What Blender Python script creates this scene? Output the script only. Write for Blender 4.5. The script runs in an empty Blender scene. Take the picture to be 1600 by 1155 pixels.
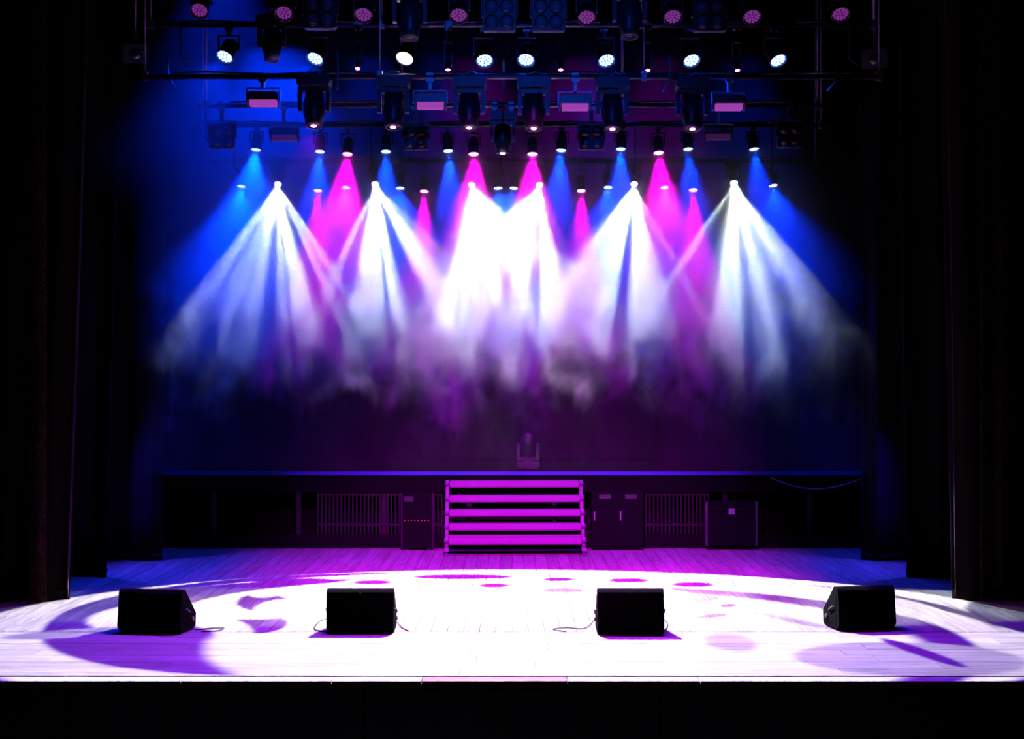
import bpy, math, random
from mathutils import Matrix, Vector, Euler
random.seed(7)
R = math.radians
PI = math.pi
C = bpy.context.scene.collection
sc = bpy.context.scene

# ------------------------------------------------------------------ camera, world, exposure
F, CAMZ, HY = 2200.0, 2.2, 602.0            # focal length in pixels of the 1600 px wide frame, eye height, horizon row
cam_d = bpy.data.cameras.new('camera')
cam = bpy.data.objects.new('camera', cam_d); C.objects.link(cam)
cam.location = (0, 0, CAMZ); cam.rotation_euler = (R(90), 0, 0)
cam_d.sensor_width = 36; cam_d.lens = 36 * F / 1600
cam_d.shift_y = (HY - 577.5) / 1600
cam_d.clip_end = 200
sc.camera = cam
w = bpy.data.worlds.new('world'); sc.world = w; w.use_nodes = True
w.node_tree.nodes['Background'].inputs[0].default_value = (0, 0, 0, 1)
w.node_tree.nodes['Background'].inputs[1].default_value = 0
sc.view_settings.view_transform = 'Standard'
sc.view_settings.look = 'None'
sc.view_settings.exposure = 0.0
sc.view_settings.gamma = 1.0
sc.view_settings.use_curve_mapping = False
cy = sc.cycles
cy.max_bounces = 1; cy.diffuse_bounces = 0; cy.glossy_bounces = 1; cy.transmission_bounces = 2
cy.volume_bounces = 0; cy.transparent_max_bounces = 4
cy.volume_step_rate = 0.5; cy.volume_max_steps = 64
cy.sample_clamp_indirect = 4
cy.use_denoising = True

def at(x, y, d):                            # world point seen at pixel x, y at distance d
    return Vector(((x - 800) * d / F, d, CAMZ + (HY - y) * d / F))
def fl(x, y):                               # floor point seen at pixel x, y
    d = F * CAMZ / (y - HY)
    return ((x - 800) * d / F, d)

# ------------------------------------------------------------------ node helpers
class NT:
    def __init__(s, tree): s.t = tree; s.n = tree.nodes; s.l = tree.links
    def new(s, kind, **kw):
        n = s.n.new(kind)
        for k, v in kw.items(): setattr(n, k, v)
        return n
    def link(s, a, b): s.l.new(a, b)
    def put(s, sock, v):
        if hasattr(v, 'is_output'): s.l.new(v, sock)
        else: sock.default_value = v
    def m(s, op, a, b=0.0, c=0.0, clamp=False):
        n = s.new('ShaderNodeMath', operation=op, use_clamp=clamp)
        s.put(n.inputs[0], a); s.put(n.inputs[1], b); s.put(n.inputs[2], c)
        return n.outputs[0]
    def ss(s, v, a, b, lo=0.0, hi=1.0):     # smoothstep
        n = s.new('ShaderNodeMapRange', interpolation_type='SMOOTHSTEP')
        s.put(n.inputs[0], v); s.put(n.inputs[1], a); s.put(n.inputs[2], b); s.put(n.inputs[3], lo); s.put(n.inputs[4], hi)
        return n.outputs[0]
    def lin(s, v, a, b, lo=0.0, hi=1.0):
        n = s.new('ShaderNodeMapRange')
        s.put(n.inputs[0], v); s.put(n.inputs[1], a); s.put(n.inputs[2], b); s.put(n.inputs[3], lo); s.put(n.inputs[4], hi)
        return n.outputs[0]
    def noise(s, vec, scale, detail=2.0, rough=0.5, dist=0.0, dim='3D'):
        n = s.new('ShaderNodeTexNoise', noise_dimensions=dim)
        if vec is not None: s.l.new(vec, n.inputs['Vector'])
        n.inputs['Scale'].default_value = scale; n.inputs['Detail'].default_value = detail
        n.inputs['Roughness'].default_value = rough; n.inputs['Distortion'].default_value = dist
        return n.outputs['Fac']
    def comb(s, x, y, z=0.0):
        n = s.new('ShaderNodeCombineXYZ')
        s.put(n.inputs[0], x); s.put(n.inputs[1], y); s.put(n.inputs[2], z)
        return n.outputs[0]

MATS = {}
def mat(name, col, rough=0.6, metal=0.0, var=0.15, scale=14.0, emit=None, es=0.0, stretch=None, spec=0.5, sheen=0.0):
    if name in MATS: return MATS[name]
    m = bpy.data.materials.new(name); m.use_nodes = True
    t = NT(m.node_tree); b = t.n['Principled BSDF']
    tc = t.new('ShaderNodeTexCoord'); mp = t.new('ShaderNodeMapping')
    if stretch: mp.inputs['Scale'].default_value = stretch
    t.link(tc.outputs['Object'], mp.inputs[0])
    f = t.noise(mp.outputs[0], scale, 4.0, 0.6)
    mx = t.new('ShaderNodeMix', data_type='RGBA')
    t.link(f, mx.inputs[0])
    mx.inputs[6].default_value = tuple(max(0, c * (1 - var)) for c in col) + (1,)
    mx.inputs[7].default_value = tuple(min(1, c * (1 + var)) for c in col) + (1,)
    t.link(mx.outputs[2], b.inputs['Base Color'])
    t.link(t.lin(f, 0.3, 0.7, rough * 0.9, min(1, rough * 1.1)), b.inputs['Roughness'])
    b.inputs['Metallic'].default_value = metal
    b.inputs['Specular IOR Level'].default_value = spec
    if sheen: b.inputs['Sheen Weight'].default_value = sheen
    if emit:
        b.inputs['Emission Color'].default_value = tuple(emit) + (1,)
        b.inputs['Emission Strength'].default_value = es
    MATS[name] = m
    return m

# ------------------------------------------------------------------ light colours and powers
BLUE = (0.0, 0.026, 1.0)
PINK = (1.0, 0.0, 0.62)
WHITE = (0.80, 1.0, 0.90)
PW = dict(front=450, mid=760, back=700, pink=1000, pinkback=1150, fan=3600, swirl=5600, pin=260, house=5, front_fill=13000, rig=420)  # house, front and rig entries power added, unseen fill lights

_light_data = {}
def spot(name, key, col, power, deg, blend, parent, loc=(0, 0, 0), rot=None, radius=0.03):
    k = (key, col, power, deg, blend)
    d = _light_data.get(k)
    if d is None:
        d = bpy.data.lights.new(name, 'SPOT'); d.color = col; d.energy = power
        d.spot_size = R(deg); d.spot_blend = blend; d.shadow_soft_size = radius
        _light_data[k] = d
    o = bpy.data.objects.new(name, d); C.objects.link(o)
    o.parent = parent; o.location = loc
    if rot: o.rotation_euler = rot
    return o

def gobo_uv(d):                              # direction on the plane one unit in front of the lamp
    d.use_nodes = True
    t = NT(d.node_tree); e = t.n['Emission']
    tc = t.new('ShaderNodeTexCoord'); s = t.new('ShaderNodeSeparateXYZ')
    t.link(tc.outputs['Normal'], s.inputs[0])
    u = t.m('MULTIPLY', t.m('DIVIDE', s.outputs[0], s.outputs[2]), -1.0)
    v = t.m('MULTIPLY', t.m('DIVIDE', s.outputs[1], s.outputs[2]), -1.0)
    return t, e, u, v

# swirl pattern thrown on the floor by an added lamp over the middle of the stage
SW = Vector((-0.1, 15.2, 4.66))
swd = bpy.data.lights.new('added_pattern_light', 'SPOT'); swd.color = (0.97, 0.97, 1.0); swd.energy = PW['swirl']
swd.spot_size = R(120); swd.spot_blend = 0.2; swd.shadow_soft_size = 0.03
swo = bpy.data.objects.new('added_pattern_light', swd); C.objects.link(swo); swo.location = SW
t, e, u, v = gobo_uv(swd)
X = t.m('ADD', t.m('MULTIPLY', u, SW.z), SW.x)
Y = t.m('ADD', t.m('MULTIPLY', v, SW.z), SW.y)
mask = 0.0
def spot_box(x0, x1, y0, y1, soft, lev, turn=0):     # small oval covering a patch of the floor
    cx_, cy_ = fl((x0 + x1) / 2, (y0 + y1) / 2)
    return (cx_, cy_, (x1 - x0) / 2 * cy_ / F, (fl(0, y0)[1] - fl(0, y1)[1]) / 2, soft, lev, turn)
SWIRL = [  # centre x, y, radius x, y, softness, level, turn in degrees
    (0.0, 13.0, 5.0, 3.80, .006, 1.0, 0),
    (-1.5, 13.6, 2.85, 2.88, .008, 0.0, 0),
    (4.95, 13.3, 0.55, 1.15, .03, 0.0, 0),
    (1.2, 13.2, 3.25, 3.0, .008, 0.0, 0),
    (0.0, 13.6, 4.2, 3.0, .008, 1.0, 0),
    (-1.9, 13.3, 2.4, 2.65, .010, 0.0, 0),
    (1.2, 12.6, 3.2, 3.35, .008, 1.0, 0),
    (0.9, 12.3, 3.05, 3.1, .012, 0.0, 0),
    (-0.5, 13.9, 2.75, 2.1, .012, 1.0, 0),
    (0.45, 12.3, 3.05, 2.9, .035, 1.0, 0),
    (-0.3, 14.2, 2.2, 2.3, .03, 1.0, 0),
    (-3.5, 13.45, .5, .8, .08, 1.0, 0),
    (-3.85, 12.5, .65, .22, .10, .35, 24),
    spot_box(370, 452, 927, 956, .06, .0, 14), spot_box(398, 480, 936, 966, .08, 1.0, 6), spot_box(392, 440, 922, 934, .10, 1.0),
    spot_box(358, 450, 962, 990, .08, .0, 6), spot_box(330, 392, 966, 1000, .10, 1.0, 20), spot_box(360, 450, 955, 968, .06, 1.0),
    spot_box(395, 520, 904, 911, .12, 0.0, 6), spot_box(552, 612, 907, 913, .15, 0.0), spot_box(645, 800, 898, 905, .12, 0.0),
    spot_box(748, 796, 912, 918, .2, 0.0), spot_box(848, 898, 903, 908, .2, 0.0), spot_box(845, 912, 919, 926, .2, 0.0),
    spot_box(950, 1014, 904, 910, .15, 0.0), spot_box(1050, 1115, 910, 917, .15, 0.0), spot_box(1080, 1120, 931, 942, .15, .25, -35),
    spot_box(1125, 1150, 943, 950, .2, 0.0, -30), spot_box(1096, 1128, 957, 968, .25, 0.0, -50),
    spot_box(1100, 1182, 988, 1018, .25, .45),
    (3.2, 11.35, .92, .72, .06, .45, 0),
    (3.37, 11.6, .66, .10, .08, 0.0, -76),
    (2.6, 13.2, .10, .6, .3, .4, 30),
]
for cx, cyy, rx, ry, soft, lev, turn in SWIRL:
    dx = t.m('SUBTRACT', X, cx); dy = t.m('SUBTRACT', Y, cyy)
    c_, s_ = math.cos(R(turn)), math.sin(R(turn))
    ex = t.m('ADD', t.m('MULTIPLY', dx, c_ / rx), t.m('MULTIPLY', dy, s_ / rx))
    ey = t.m('ADD', t.m('MULTIPLY', dx, -s_ / ry), t.m('MULTIPLY', dy, c_ / ry))
    r = t.m('SQRT', t.m('ADD', t.m('MULTIPLY', ex, ex), t.m('MULTIPLY', ey, ey)))
    k = t.ss(r, 1 - soft, 1 + soft, 1.0, 0.0)
    mask = t.m('ADD', t.m('MULTIPLY', mask, t.m('SUBTRACT', 1.0, k)), t.m('MULTIPLY', k, lev))
t.link(mask, e.inputs['Strength'])

# added unseen magenta fill from the front, for the stairs and rear floor
fd = bpy.data.lights.new('added_magenta_fill', 'SPOT'); fd.color = (0.85, 0.0, 0.95); fd.energy = PW['front_fill']; fd.spot_size = R(36); fd.spot_blend = 0.9; fd.shadow_soft_size = .05
fo = bpy.data.objects.new('added_magenta_fill', fd); C.objects.link(fo); fo.location = (0, 7.5, 7.0)
fo.rotation_euler = (Vector((0.1, 16.4, 0.0)) - fo.location).to_track_quat('-Z', 'Y').to_euler()
# added unseen blue fills low at both sides, raking across the rear floor
for sx in (-1, 1):
    ld = bpy.data.lights.new('added_side_fill', 'SPOT'); ld.color = (0.05, 0.03, 1.0); ld.energy = 260 if sx < 0 else 240; ld.spot_size = R(100); ld.spot_blend = 0.9; ld.shadow_soft_size = .05
    lo = bpy.data.objects.new('added_side_fill', ld); C.objects.link(lo); lo.location = (sx * 5.3, 16.75, 1.9)
    lo.rotation_euler = (Vector((sx * 2.0, 17.0, -.6)) - lo.location).to_track_quat('-Z', 'Y').to_euler()
# added unseen blue fill out front, brightening the clamps of the rig
rd = bpy.data.lights.new('added_rig_fill', 'SPOT'); rd.color = (0.0, 0.08, 1.0); rd.energy = PW['rig']; rd.spot_size = R(38); rd.spot_blend = 0.8; rd.shadow_soft_size = .05
ro = bpy.data.objects.new('added_rig_fill', rd); C.objects.link(ro); ro.location = (0, 6.5, 6.0)
ro.rotation_euler = (Vector((0.0, 13.4, 5.1)) - ro.location).to_track_quat('-Z', 'Y').to_euler()
# added unseen washes above the view, shining straight down to colour the haze
for nm, col, pw, p0, deg in (('added_blue_wash', BLUE, 3000, (-3.1, 18.6, 7.4), 66), ('added_blue_wash', BLUE, 450, (-1.9, 19.0, 7.4), 50),
                             ('added_magenta_wash', (0.5, 0.0, 1.0), 270, (-0.5, 19.0, 7.4), 55), ('added_magenta_wash', (0.5, 0.0, 1.0), 320, (0.9, 19.0, 7.4), 55),
                             ('added_magenta_wash', (0.5, 0.0, 1.0), 230, (2.0, 19.0, 7.4), 50), ('added_left_wash', BLUE, 1100, (-3.2, 15.6, 7.4), 56),
                             ('added_blue_wash', BLUE, 260, (3.1, 19.0, 7.4), 50), ('added_blue_wash', BLUE, 400, (-1.0, 18.7, 7.4), 34), ('added_blue_wash', BLUE, 400, (1.2, 18.7, 7.4), 34)):
    ld = bpy.data.lights.new(nm, 'SPOT'); ld.color = col; ld.energy = pw; ld.spot_size = R(deg); ld.spot_blend = 0.9; ld.shadow_soft_size = .06
    lo = bpy.data.objects.new(nm, ld); C.objects.link(lo); lo.location = p0
# a faint warm fill added out front so the curtains show
hd = bpy.data.lights.new('added_warm_fill', 'AREA'); hd.energy = PW['house']; hd.size = 4.0; hd.color = (1.0, 0.62, 0.5)
ho = bpy.data.objects.new('added_warm_fill', hd); C.objects.link(ho); ho.location = (0, -1.5, 7.5); ho.rotation_euler = (R(62), 0, 0)

# ------------------------------------------------------------------ mesh builder
class MB:
    def __init__(s): s.v = []; s.f = []; s.sm = []
    def add(s, vs, fs, smooth=False, M=None):
        o = len(s.v)
        s.v += [tuple(M @ Vector(p)) if M else tuple(p) for p in vs]
        s.f += [tuple(i + o for i in f) for f in fs]; s.sm += [smooth] * len(fs)
        return s
    def box(s, x0, x1, y0, y1, z0, z1, M=None, ch=0.0):
        if ch:
            return s.prism([(x0 + ch, z0), (x1 - ch, z0), (x1, z0 + ch), (x1, z1 - ch), (x1 - ch, z1), (x0 + ch, z1), (x0, z1 - ch), (x0, z0 + ch)], y0, y1, M)
        vs = [(x, y, z) for z in (z0, z1) for y in (y0, y1) for x in (x0, x1)]
        return s.add(vs, [(0, 2, 3, 1), (4, 5, 7, 6), (0, 1, 5, 4), (2, 6, 7, 3), (0, 4, 6, 2), (1, 3, 7, 5)], False, M)
    def prism(s, pts, y0, y1, M=None):       # outline in x, z pulled along y
        n = len(pts)
        vs = [(x, y0, z) for x, z in pts] + [(x, y1, z) for x, z in pts]
        fs = [tuple(range(n)), tuple(range(2 * n - 1, n - 1, -1))]
        fs += [(i, i + n, (i + 1) % n + n, (i + 1) % n) for i in range(n)]
        return s.add(vs, fs, False, M)
    def lathe(s, prof, n=20, M=None, smooth=True, cap=True):   # profile of (radius, z)
        vs = []; fs = []
        for r, z in prof:
            vs += [(r * math.cos(2 * PI * i / n), r * math.sin(2 * PI * i / n), z) for i in range(n)]
        for k in range(len(prof) - 1):
            fs += [(k * n + i, k * n + (i + 1) % n, (k + 1) * n + (i + 1) % n, (k + 1) * n + i) for i in range(n)]
        s.add(vs, fs, smooth, M)
        if cap:
            o = len(s.v) - len(vs)
            s.f.append(tuple(o + i for i in reversed(range(n)))); s.sm.append(False)
            s.f.append(tuple(o + (len(prof) - 1) * n + i for i in range(n))); s.sm.append(False)
        return s
    def tube(s, pts, r, n=8):
        pts = [Vector(p) for p in pts]; rings = []
        up = Vector((0.13, 0.31, 1.0)).normalized()
        for i, p in enumerate(pts):
            d = (pts[min(i + 1, len(pts) - 1)] - pts[max(i - 1, 0)]).normalized()
            a = d.cross(up)
            if a.length < 1e-3: a = d.cross(Vector((1, 0, 0)))
            a.normalize(); b = d.cross(a)
            rings.append([p + a * (r * math.cos(2 * PI * k / n)) + b * (r * math.sin(2 * PI * k / n)) for k in range(n)])
        vs = [q for g in rings for q in g]; fs = []
        for k in range(len(rings) - 1):
            fs += [(k * n + i, k * n + (i + 1) % n, (k + 1) * n + (i + 1) % n, (k + 1) * n + i) for i in range(n)]
        fs += [tuple(reversed(range(n))), tuple((len(rings) - 1) * n + i for i in range(n))]
        return s.add(vs, fs, True)
    def mesh(s, name, m):
        me = bpy.data.meshes.new(name)
        me.from_pydata(s.v, [], s.f); me.validate()
        if len(me.polygons) == len(s.sm): me.polygons.foreach_set('use_smooth', s.sm)
        me.materials.append(m); me.update()
        return me

def link(name, me, parent=None, loc=(0, 0, 0), rot=None, kind=None, label=None):
    o = bpy.data.objects.new(name, me); C.objects.link(o)
    if parent is not None: o.parent = parent
    o.location = loc
    if rot is not None: o.rotation_euler = rot
    if kind: o['kind'] = kind
    if label: o['label'] = label
    return o
_cache = {}
def part(name, key, build, m, parent, loc=(0, 0, 0), rot=None, kind=None, label=None):
    k = (name, key, m.name)
    if k not in _cache:
        mb = MB(); build(mb); _cache[k] = mb.mesh(name, m)
    return link(name, _cache[k], parent, loc, rot, kind, label)
def one(name, build, m, parent=None, loc=(0, 0, 0), rot=None, kind=None, label=None):
    mb = MB(); build(mb)
    return link(name, mb.mesh(name, m), parent, loc, rot, kind, label)
def tag(o, label, cat, group=None):
    o['label'] = label; o['category'] = cat
    if group: o['group'] = group
    return o
def thing(name, label, cat, loc=(0, 0, 0), rot=None, group=None):
    o = bpy.data.objects.new(name, None); C.objects.link(o); o.empty_display_size = 0.1
    o.location = loc
    if rot: o.rotation_euler = rot
    return tag(o, label, cat, group)

# ------------------------------------------------------------------ materials
M_black = mat('black_paint', (0.018, 0.018, 0.022), 0.45, 0.0, 0.2)
M_case = mat('fixture_black', (0.03, 0.03, 0.035), 0.38, 0.0, 0.2)
M_base = mat('fixture_base', (0.06, 0.06, 0.065), 0.4, 0.0, 0.2)
M_grey = mat('fixture_grey', (0.22, 0.22, 0.24), 0.42, 0.2, 0.15)
M_steel = mat('steel', (0.5, 0.5, 0.54), 0.4, 0.3, 0.15)
M_pipe = mat('dark_pipe', (0.10, 0.10, 0.12), 0.4, 0.5, 0.2)
M_cable = mat('cable_rubber', (0.03, 0.03, 0.03), 0.5)
M_cablel = mat('cable_pale', (0.55, 0.55, 0.58), 0.4)
M_wall = mat('wall_black', (0.012, 0.012, 0.014), 0.95, 0.0, 0.3, 3.0, spec=0.1)
M_glass = mat('lamp_glass', (0.30, 0.26, 0.30), 0.12, 0.0, 0.05)
M_ali = mat('aluminium', (0.40, 0.40, 0.42), 0.5, 0.0, 0.1, 20.0, stretch=(1, 8, 8))
M_riser = mat('riser_cloth', (0.009, 0.008, 0.010), 0.9, 0.0, 0.3, 6.0, spec=0.1)
M_nosing = mat('nosing_blue_light', (0.07, 0.20, 0.80), 0.5, 0.0, 0.1)  # blue stage light put into the base colour of the lip
M_slab = mat('floor_slab', (0.02, 0.017, 0.015), 0.9)
M_fascia = mat('fascia_wood', (0.03, 0.03, 0.05), 0.5, 0.0, 0.3, 6.0, stretch=(1, 1, 8))

def wood(name, col, axis, gs=1.0, rough=0.42):
    m = bpy.data.materials.new(name); m.use_nodes = True
    t = NT(m.node_tree); b = t.n['Principled BSDF']
    tc = t.new('ShaderNodeTexCoord'); mp = t.new('ShaderNodeMapping')
    oi = t.new('ShaderNodeObjectInfo')
    g = t.new('ShaderNodeNewGeometry')
    mp.inputs['Scale'].default_value = (1.1, 16, 4) if axis == 'x' else (16, 1.1, 4)
    add = t.new('ShaderNodeVectorMath', operation='ADD')
    t.link(g.outputs['Position'], add.inputs[0])
    t.link(t.comb(t.m('MULTIPLY', oi.outputs['Random'], 37.0), t.m('MULTIPLY', oi.outputs['Random'], 91.0), 0.0), add.inputs[1])
    t.link(add.outputs[0], mp.inputs[0])
    f = t.noise(mp.outputs[0], 1.3 * gs, 5.0, 0.65, 1.4)
    f2 = t.noise(mp.outputs[0], 5.0 * gs, 3.0, 0.7, 0.3)
    k = t.m('ADD', t.m('MULTIPLY', t.ss(f, 0.35, 0.65), 0.6), t.m('MULTIPLY', f2, 0.4))
    k = t.m('ADD', k, t.m('MULTIPLY', t.m('SUBTRACT', oi.outputs['Random'], 0.5), 0.35))
    r = t.new('ShaderNodeValToRGB'); t.link(k, r.inputs[0])
    r.color_ramp.elements[0].position = 0.15; r.color_ramp.elements[1].position = 0.85
    r.color_ramp.elements[0].color = tuple(c * 0.62 for c in col) + (1,)
    r.color_ramp.elements[1].color = tuple(min(1, c * 1.12) for c in col) + (1,)
    t.link(r.outputs[0], b.inputs['Base Color'])
    t.link(t.lin(f2, 0.3, 0.7, rough * 0.85, rough * 1.2), b.inputs['Roughness'])
    b.inputs['Specular IOR Level'].default_value = 0.12
    bp = t.new('ShaderNodeBump'); bp.inputs['Strength'].default_value = 0.12; bp.inputs['Distance'].default_value = 0.01
    t.link(f2, bp.inputs['Height']); t.link(bp.outputs[0], b.inputs['Normal'])
    return m
M_board = wood('stage_board', (0.47, 0.42, 0.41), 'y', rough=0.5)
M_apron = wood('apron_board', (0.54, 0.49, 0.47), 'x', rough=0.5)
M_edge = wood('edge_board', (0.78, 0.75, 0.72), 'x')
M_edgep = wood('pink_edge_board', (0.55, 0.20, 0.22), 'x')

# ------------------------------------------------------------------ setting: floor, walls, ceiling
FR, BK = 10.455, 18.98                         # front edge of the stage, front of the riser
floor = one('floor', lambda b: b.box(-8, 8, FR + .02, 22.6, -.12, -.025), M_slab, kind='structure')
seam = fl(800, 988)[1]
front = fl(800, 1056)[1]
bw = 0.145
nb = int(13.4 / bw)
for i in range(nb):
    x = -nb * bw / 2 + i * bw
    cut = seam + 1.2 + random.random() * 3.6
    for y0, y1 in ((seam + .014, cut), (cut + .004, BK - .02)):
        part('plank', round(y1 - y0, 2), lambda b, L=round(y1 - y0, 2): b.prism([(.002, -.024), (bw - .002, -.024), (bw - .002, -.002), (bw - .004, 0), (.004, 0), (.002, -.002)], 0, L), M_board, floor, (x, y0, 0))
rows = 7; rh = (seam - front) / rows
for r in range(rows):
    xs = [-7.0]
    x = -7.0 + random.uniform(1.0, 3.4)
    while x < 5.5: xs.append(x); x += random.uniform(2.6, 3.8)
    xs.append(7.0)
    for x0, x1 in zip(xs[:-1], xs[1:]):
        one('apron_plank', lambda b: b.box(0, x1 - x0 - .004, .002, rh - .003, -.024, 0), M_apron, floor, (x0, front + r * rh, random.uniform(-.001, 0)))
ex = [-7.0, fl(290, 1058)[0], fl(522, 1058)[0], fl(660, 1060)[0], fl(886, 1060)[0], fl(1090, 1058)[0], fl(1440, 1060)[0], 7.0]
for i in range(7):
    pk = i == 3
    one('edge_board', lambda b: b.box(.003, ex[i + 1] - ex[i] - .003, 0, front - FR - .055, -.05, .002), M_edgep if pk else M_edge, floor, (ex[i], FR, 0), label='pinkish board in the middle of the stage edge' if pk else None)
tr = one('trim_1', lambda b: b.box(-8, 8, FR + .03, FR + .08, -1.1, -.12), M_fascia, kind='structure')
for i in range(14):
    part('fascia_panel', 0, lambda b: b.box(.01, 1.09, 0, .035, -1.08, -.06), M_fascia, tr, (-7.7 + i * 1.1, FR - .003, 0))
one('floor_auditorium', lambda b: b.box(-8, 8, -3, FR + .03, -1.2, -1.1), M_slab, kind='structure')
one('wall_back', lambda b: b.box(-8, 8, 22.6, 22.75, -.12, 9.5), M_wall, kind='structure')
one('wall_left', lambda b: b.box(-8.15, -8, FR, 22.75, -1.1, 9.5), M_wall, kind='structure')
one('wall_right', lambda b: b.box(8, 8.15, FR, 22.75, -1.1, 9.5), M_wall, kind='structure')
one('ceiling', lambda b: b.box(-8.15, 8.15, FR, 22.75, 9.5, 9.65), M_wall, kind='structure')

# ------------------------------------------------------------------ haze
def haze():
    m = bpy.data.materials.new('stage_haze'); m.use_nodes = True
    t = NT(m.node_tree); t.n.clear()
    out = t.new('ShaderNodeOutputMaterial'); vs = t.new('ShaderNodeVolumeScatter')
    vs.inputs['Color'].default_value = (1, 1, 1, 1); vs.inputs['Anisotropy'].default_value = 0.0
    g = t.new('ShaderNodeNewGeometry'); sp = t.new('ShaderNodeSeparateXYZ')
    t.link(g.outputs['Position'], sp.inputs[0]); x, y, z = sp.outputs
    big = t.noise(g.outputs['Position'], 0.55, 1.0, 0.55, 0.6)
    mp = t.new('ShaderNodeMapping'); mp.inputs['Scale'].default_value = (1.25, 1.0, 0.8)
    t.link(g.outputs['Position'], mp.inputs[0])
    fine = t.noise(mp.outputs[0], 1.7, 3.0, 0.62, 1.1)
    zz = t.m('ADD', z, t.m('MULTIPLY', t.m('SUBTRACT', fine, 0.5), 3.4))
    zz = t.m('ADD', zz, t.m('MULTIPLY', t.m('SUBTRACT', big, 0.5), 1.4))
    up = t.ss(zz, 2.1, 3.5)
    top = t.ss(z, 4.9, 6.6, 1.0, 0.0)
    calm = t.ss(z, 3.2, 4.3)
    wisp = t.lin(fine, 0.34, 0.66, t.lin(calm, 0, 1, 0.25, 0.85), t.lin(calm, 0, 1, 1.75, 1.15))
    xg = t.lin(x, -3.5, 3.6, 1.25, 0.55)
    side = t.m('MULTIPLY', t.ss(x, -4.5, -3.9), t.ss(x, 3.1, 4.2, 1.0, 0.1))
    yg = t.ss(y, 15.9, 16.7)
    body = t.m('MULTIPLY', t.m('MULTIPLY', up, top), t.m('MULTIPLY', wisp, xg))
    body = t.m('MULTIPLY', t.m('MULTIPLY', body, side), yg)
    fl_ = t.m('MULTIPLY', t.m('MULTIPLY', t.ss(x, -1.3, -2.4), t.ss(z, 4.0, 4.8)), t.m('MULTIPLY', t.ss(y, 13.0, 13.8), side))
    d = t.m('ADD', t.m('MULTIPLY', body, 0.88), t.m('MULTIPLY', t.m('MULTIPLY', fl_, wisp), 0.05))
    d = t.m('ADD', d, t.m('MULTIPLY', t.m('MULTIPLY', yg, wisp), 0.016))
    t.link(d, vs.inputs['Density']); t.link(vs.outputs[0], out.inputs['Volume'])
    o = one('haze', lambda b: b.box(-4.35, 4.2, 13.3, 21.3, 1.15, 6.6), m)
    o['kind'] = 'stuff'; tag(o, 'drifting stage haze lit by the lamps under the pipes', 'haze')
haze()

# ------------------------------------------------------------------ curtains
def cloth(name, col, rough=0.9, ornate=False):
    m = bpy.data.materials.new(name); m.use_nodes = True
    t = NT(m.node_tree); b = t.n['Principled BSDF']
    tc = t.new('ShaderNodeTexCoord')
    f = t.noise(tc.outputs['Object'], 60, 3.0, 0.6)
    mx = t.new('ShaderNodeMix', data_type='RGBA'); t.link(f, mx.inputs[0])
    mx.inputs[6].default_value = tuple(c * 0.75 for c in col) + (1,); mx.inputs[7].default_value = tuple(c * 1.25 for c in col) + (1,)
    if ornate:
        v = t.new('ShaderNodeTexVoronoi', feature='DISTANCE_TO_EDGE'); v.inputs['Scale'].default_value = 6.5
        dn = t.new('ShaderNodeTexNoise'); dn.inputs['Scale'].default_value = 5
        t.link(tc.outputs['Object'], dn.inputs['Vector'])
        av = t.new('ShaderNodeVectorMath', operation='ADD'); t.link(tc.outputs['Object'], av.inputs[0]); t.link(dn.outputs['Color'], av.inputs[1])
        t.link(av.outputs[0], v.inputs['Vector'])
        k = t.ss(v.outputs['Distance'], 0.10, 0.04)
        m2 = t.new('ShaderNodeMix', data_type='RGBA'); t.link(k, m2.inputs[0])
        t.link(mx.outputs[2], m2.inputs[6]); m2.inputs[7].default_value = (0.32, 0.11, 0.07, 1)
        t.link(m2.outputs[2], b.inputs['Base Color'])
    else:
        t.link(mx.outputs[2], b.inputs['Base Color'])
    b.inputs['Roughness'].default_value = rough; b.inputs['Specular IOR Level'].default_value = 0.12
    bp = t.new('ShaderNodeBump'); bp.inputs['Strength'].default_value = 0.1; t.link(f, bp.inputs['Height']); t.link(bp.outputs[0], b.inputs['Normal'])
    return m
M_leg = cloth('leg_velour', (0.012, 0.012, 0.016))
M_house = cloth('house_velvet', (0.022, 0.010, 0.012))
M_damask = cloth('damask_band', (0.030, 0.012, 0.012), 0.7, True)
M_rim = cloth('painted_rim_light', (0.75, 0.5, 0.62), 0.45)  # pink rim light put into the colour of the curtain edge
M_drop = cloth('backdrop_wool', (0.030, 0.030, 0.042))

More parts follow.
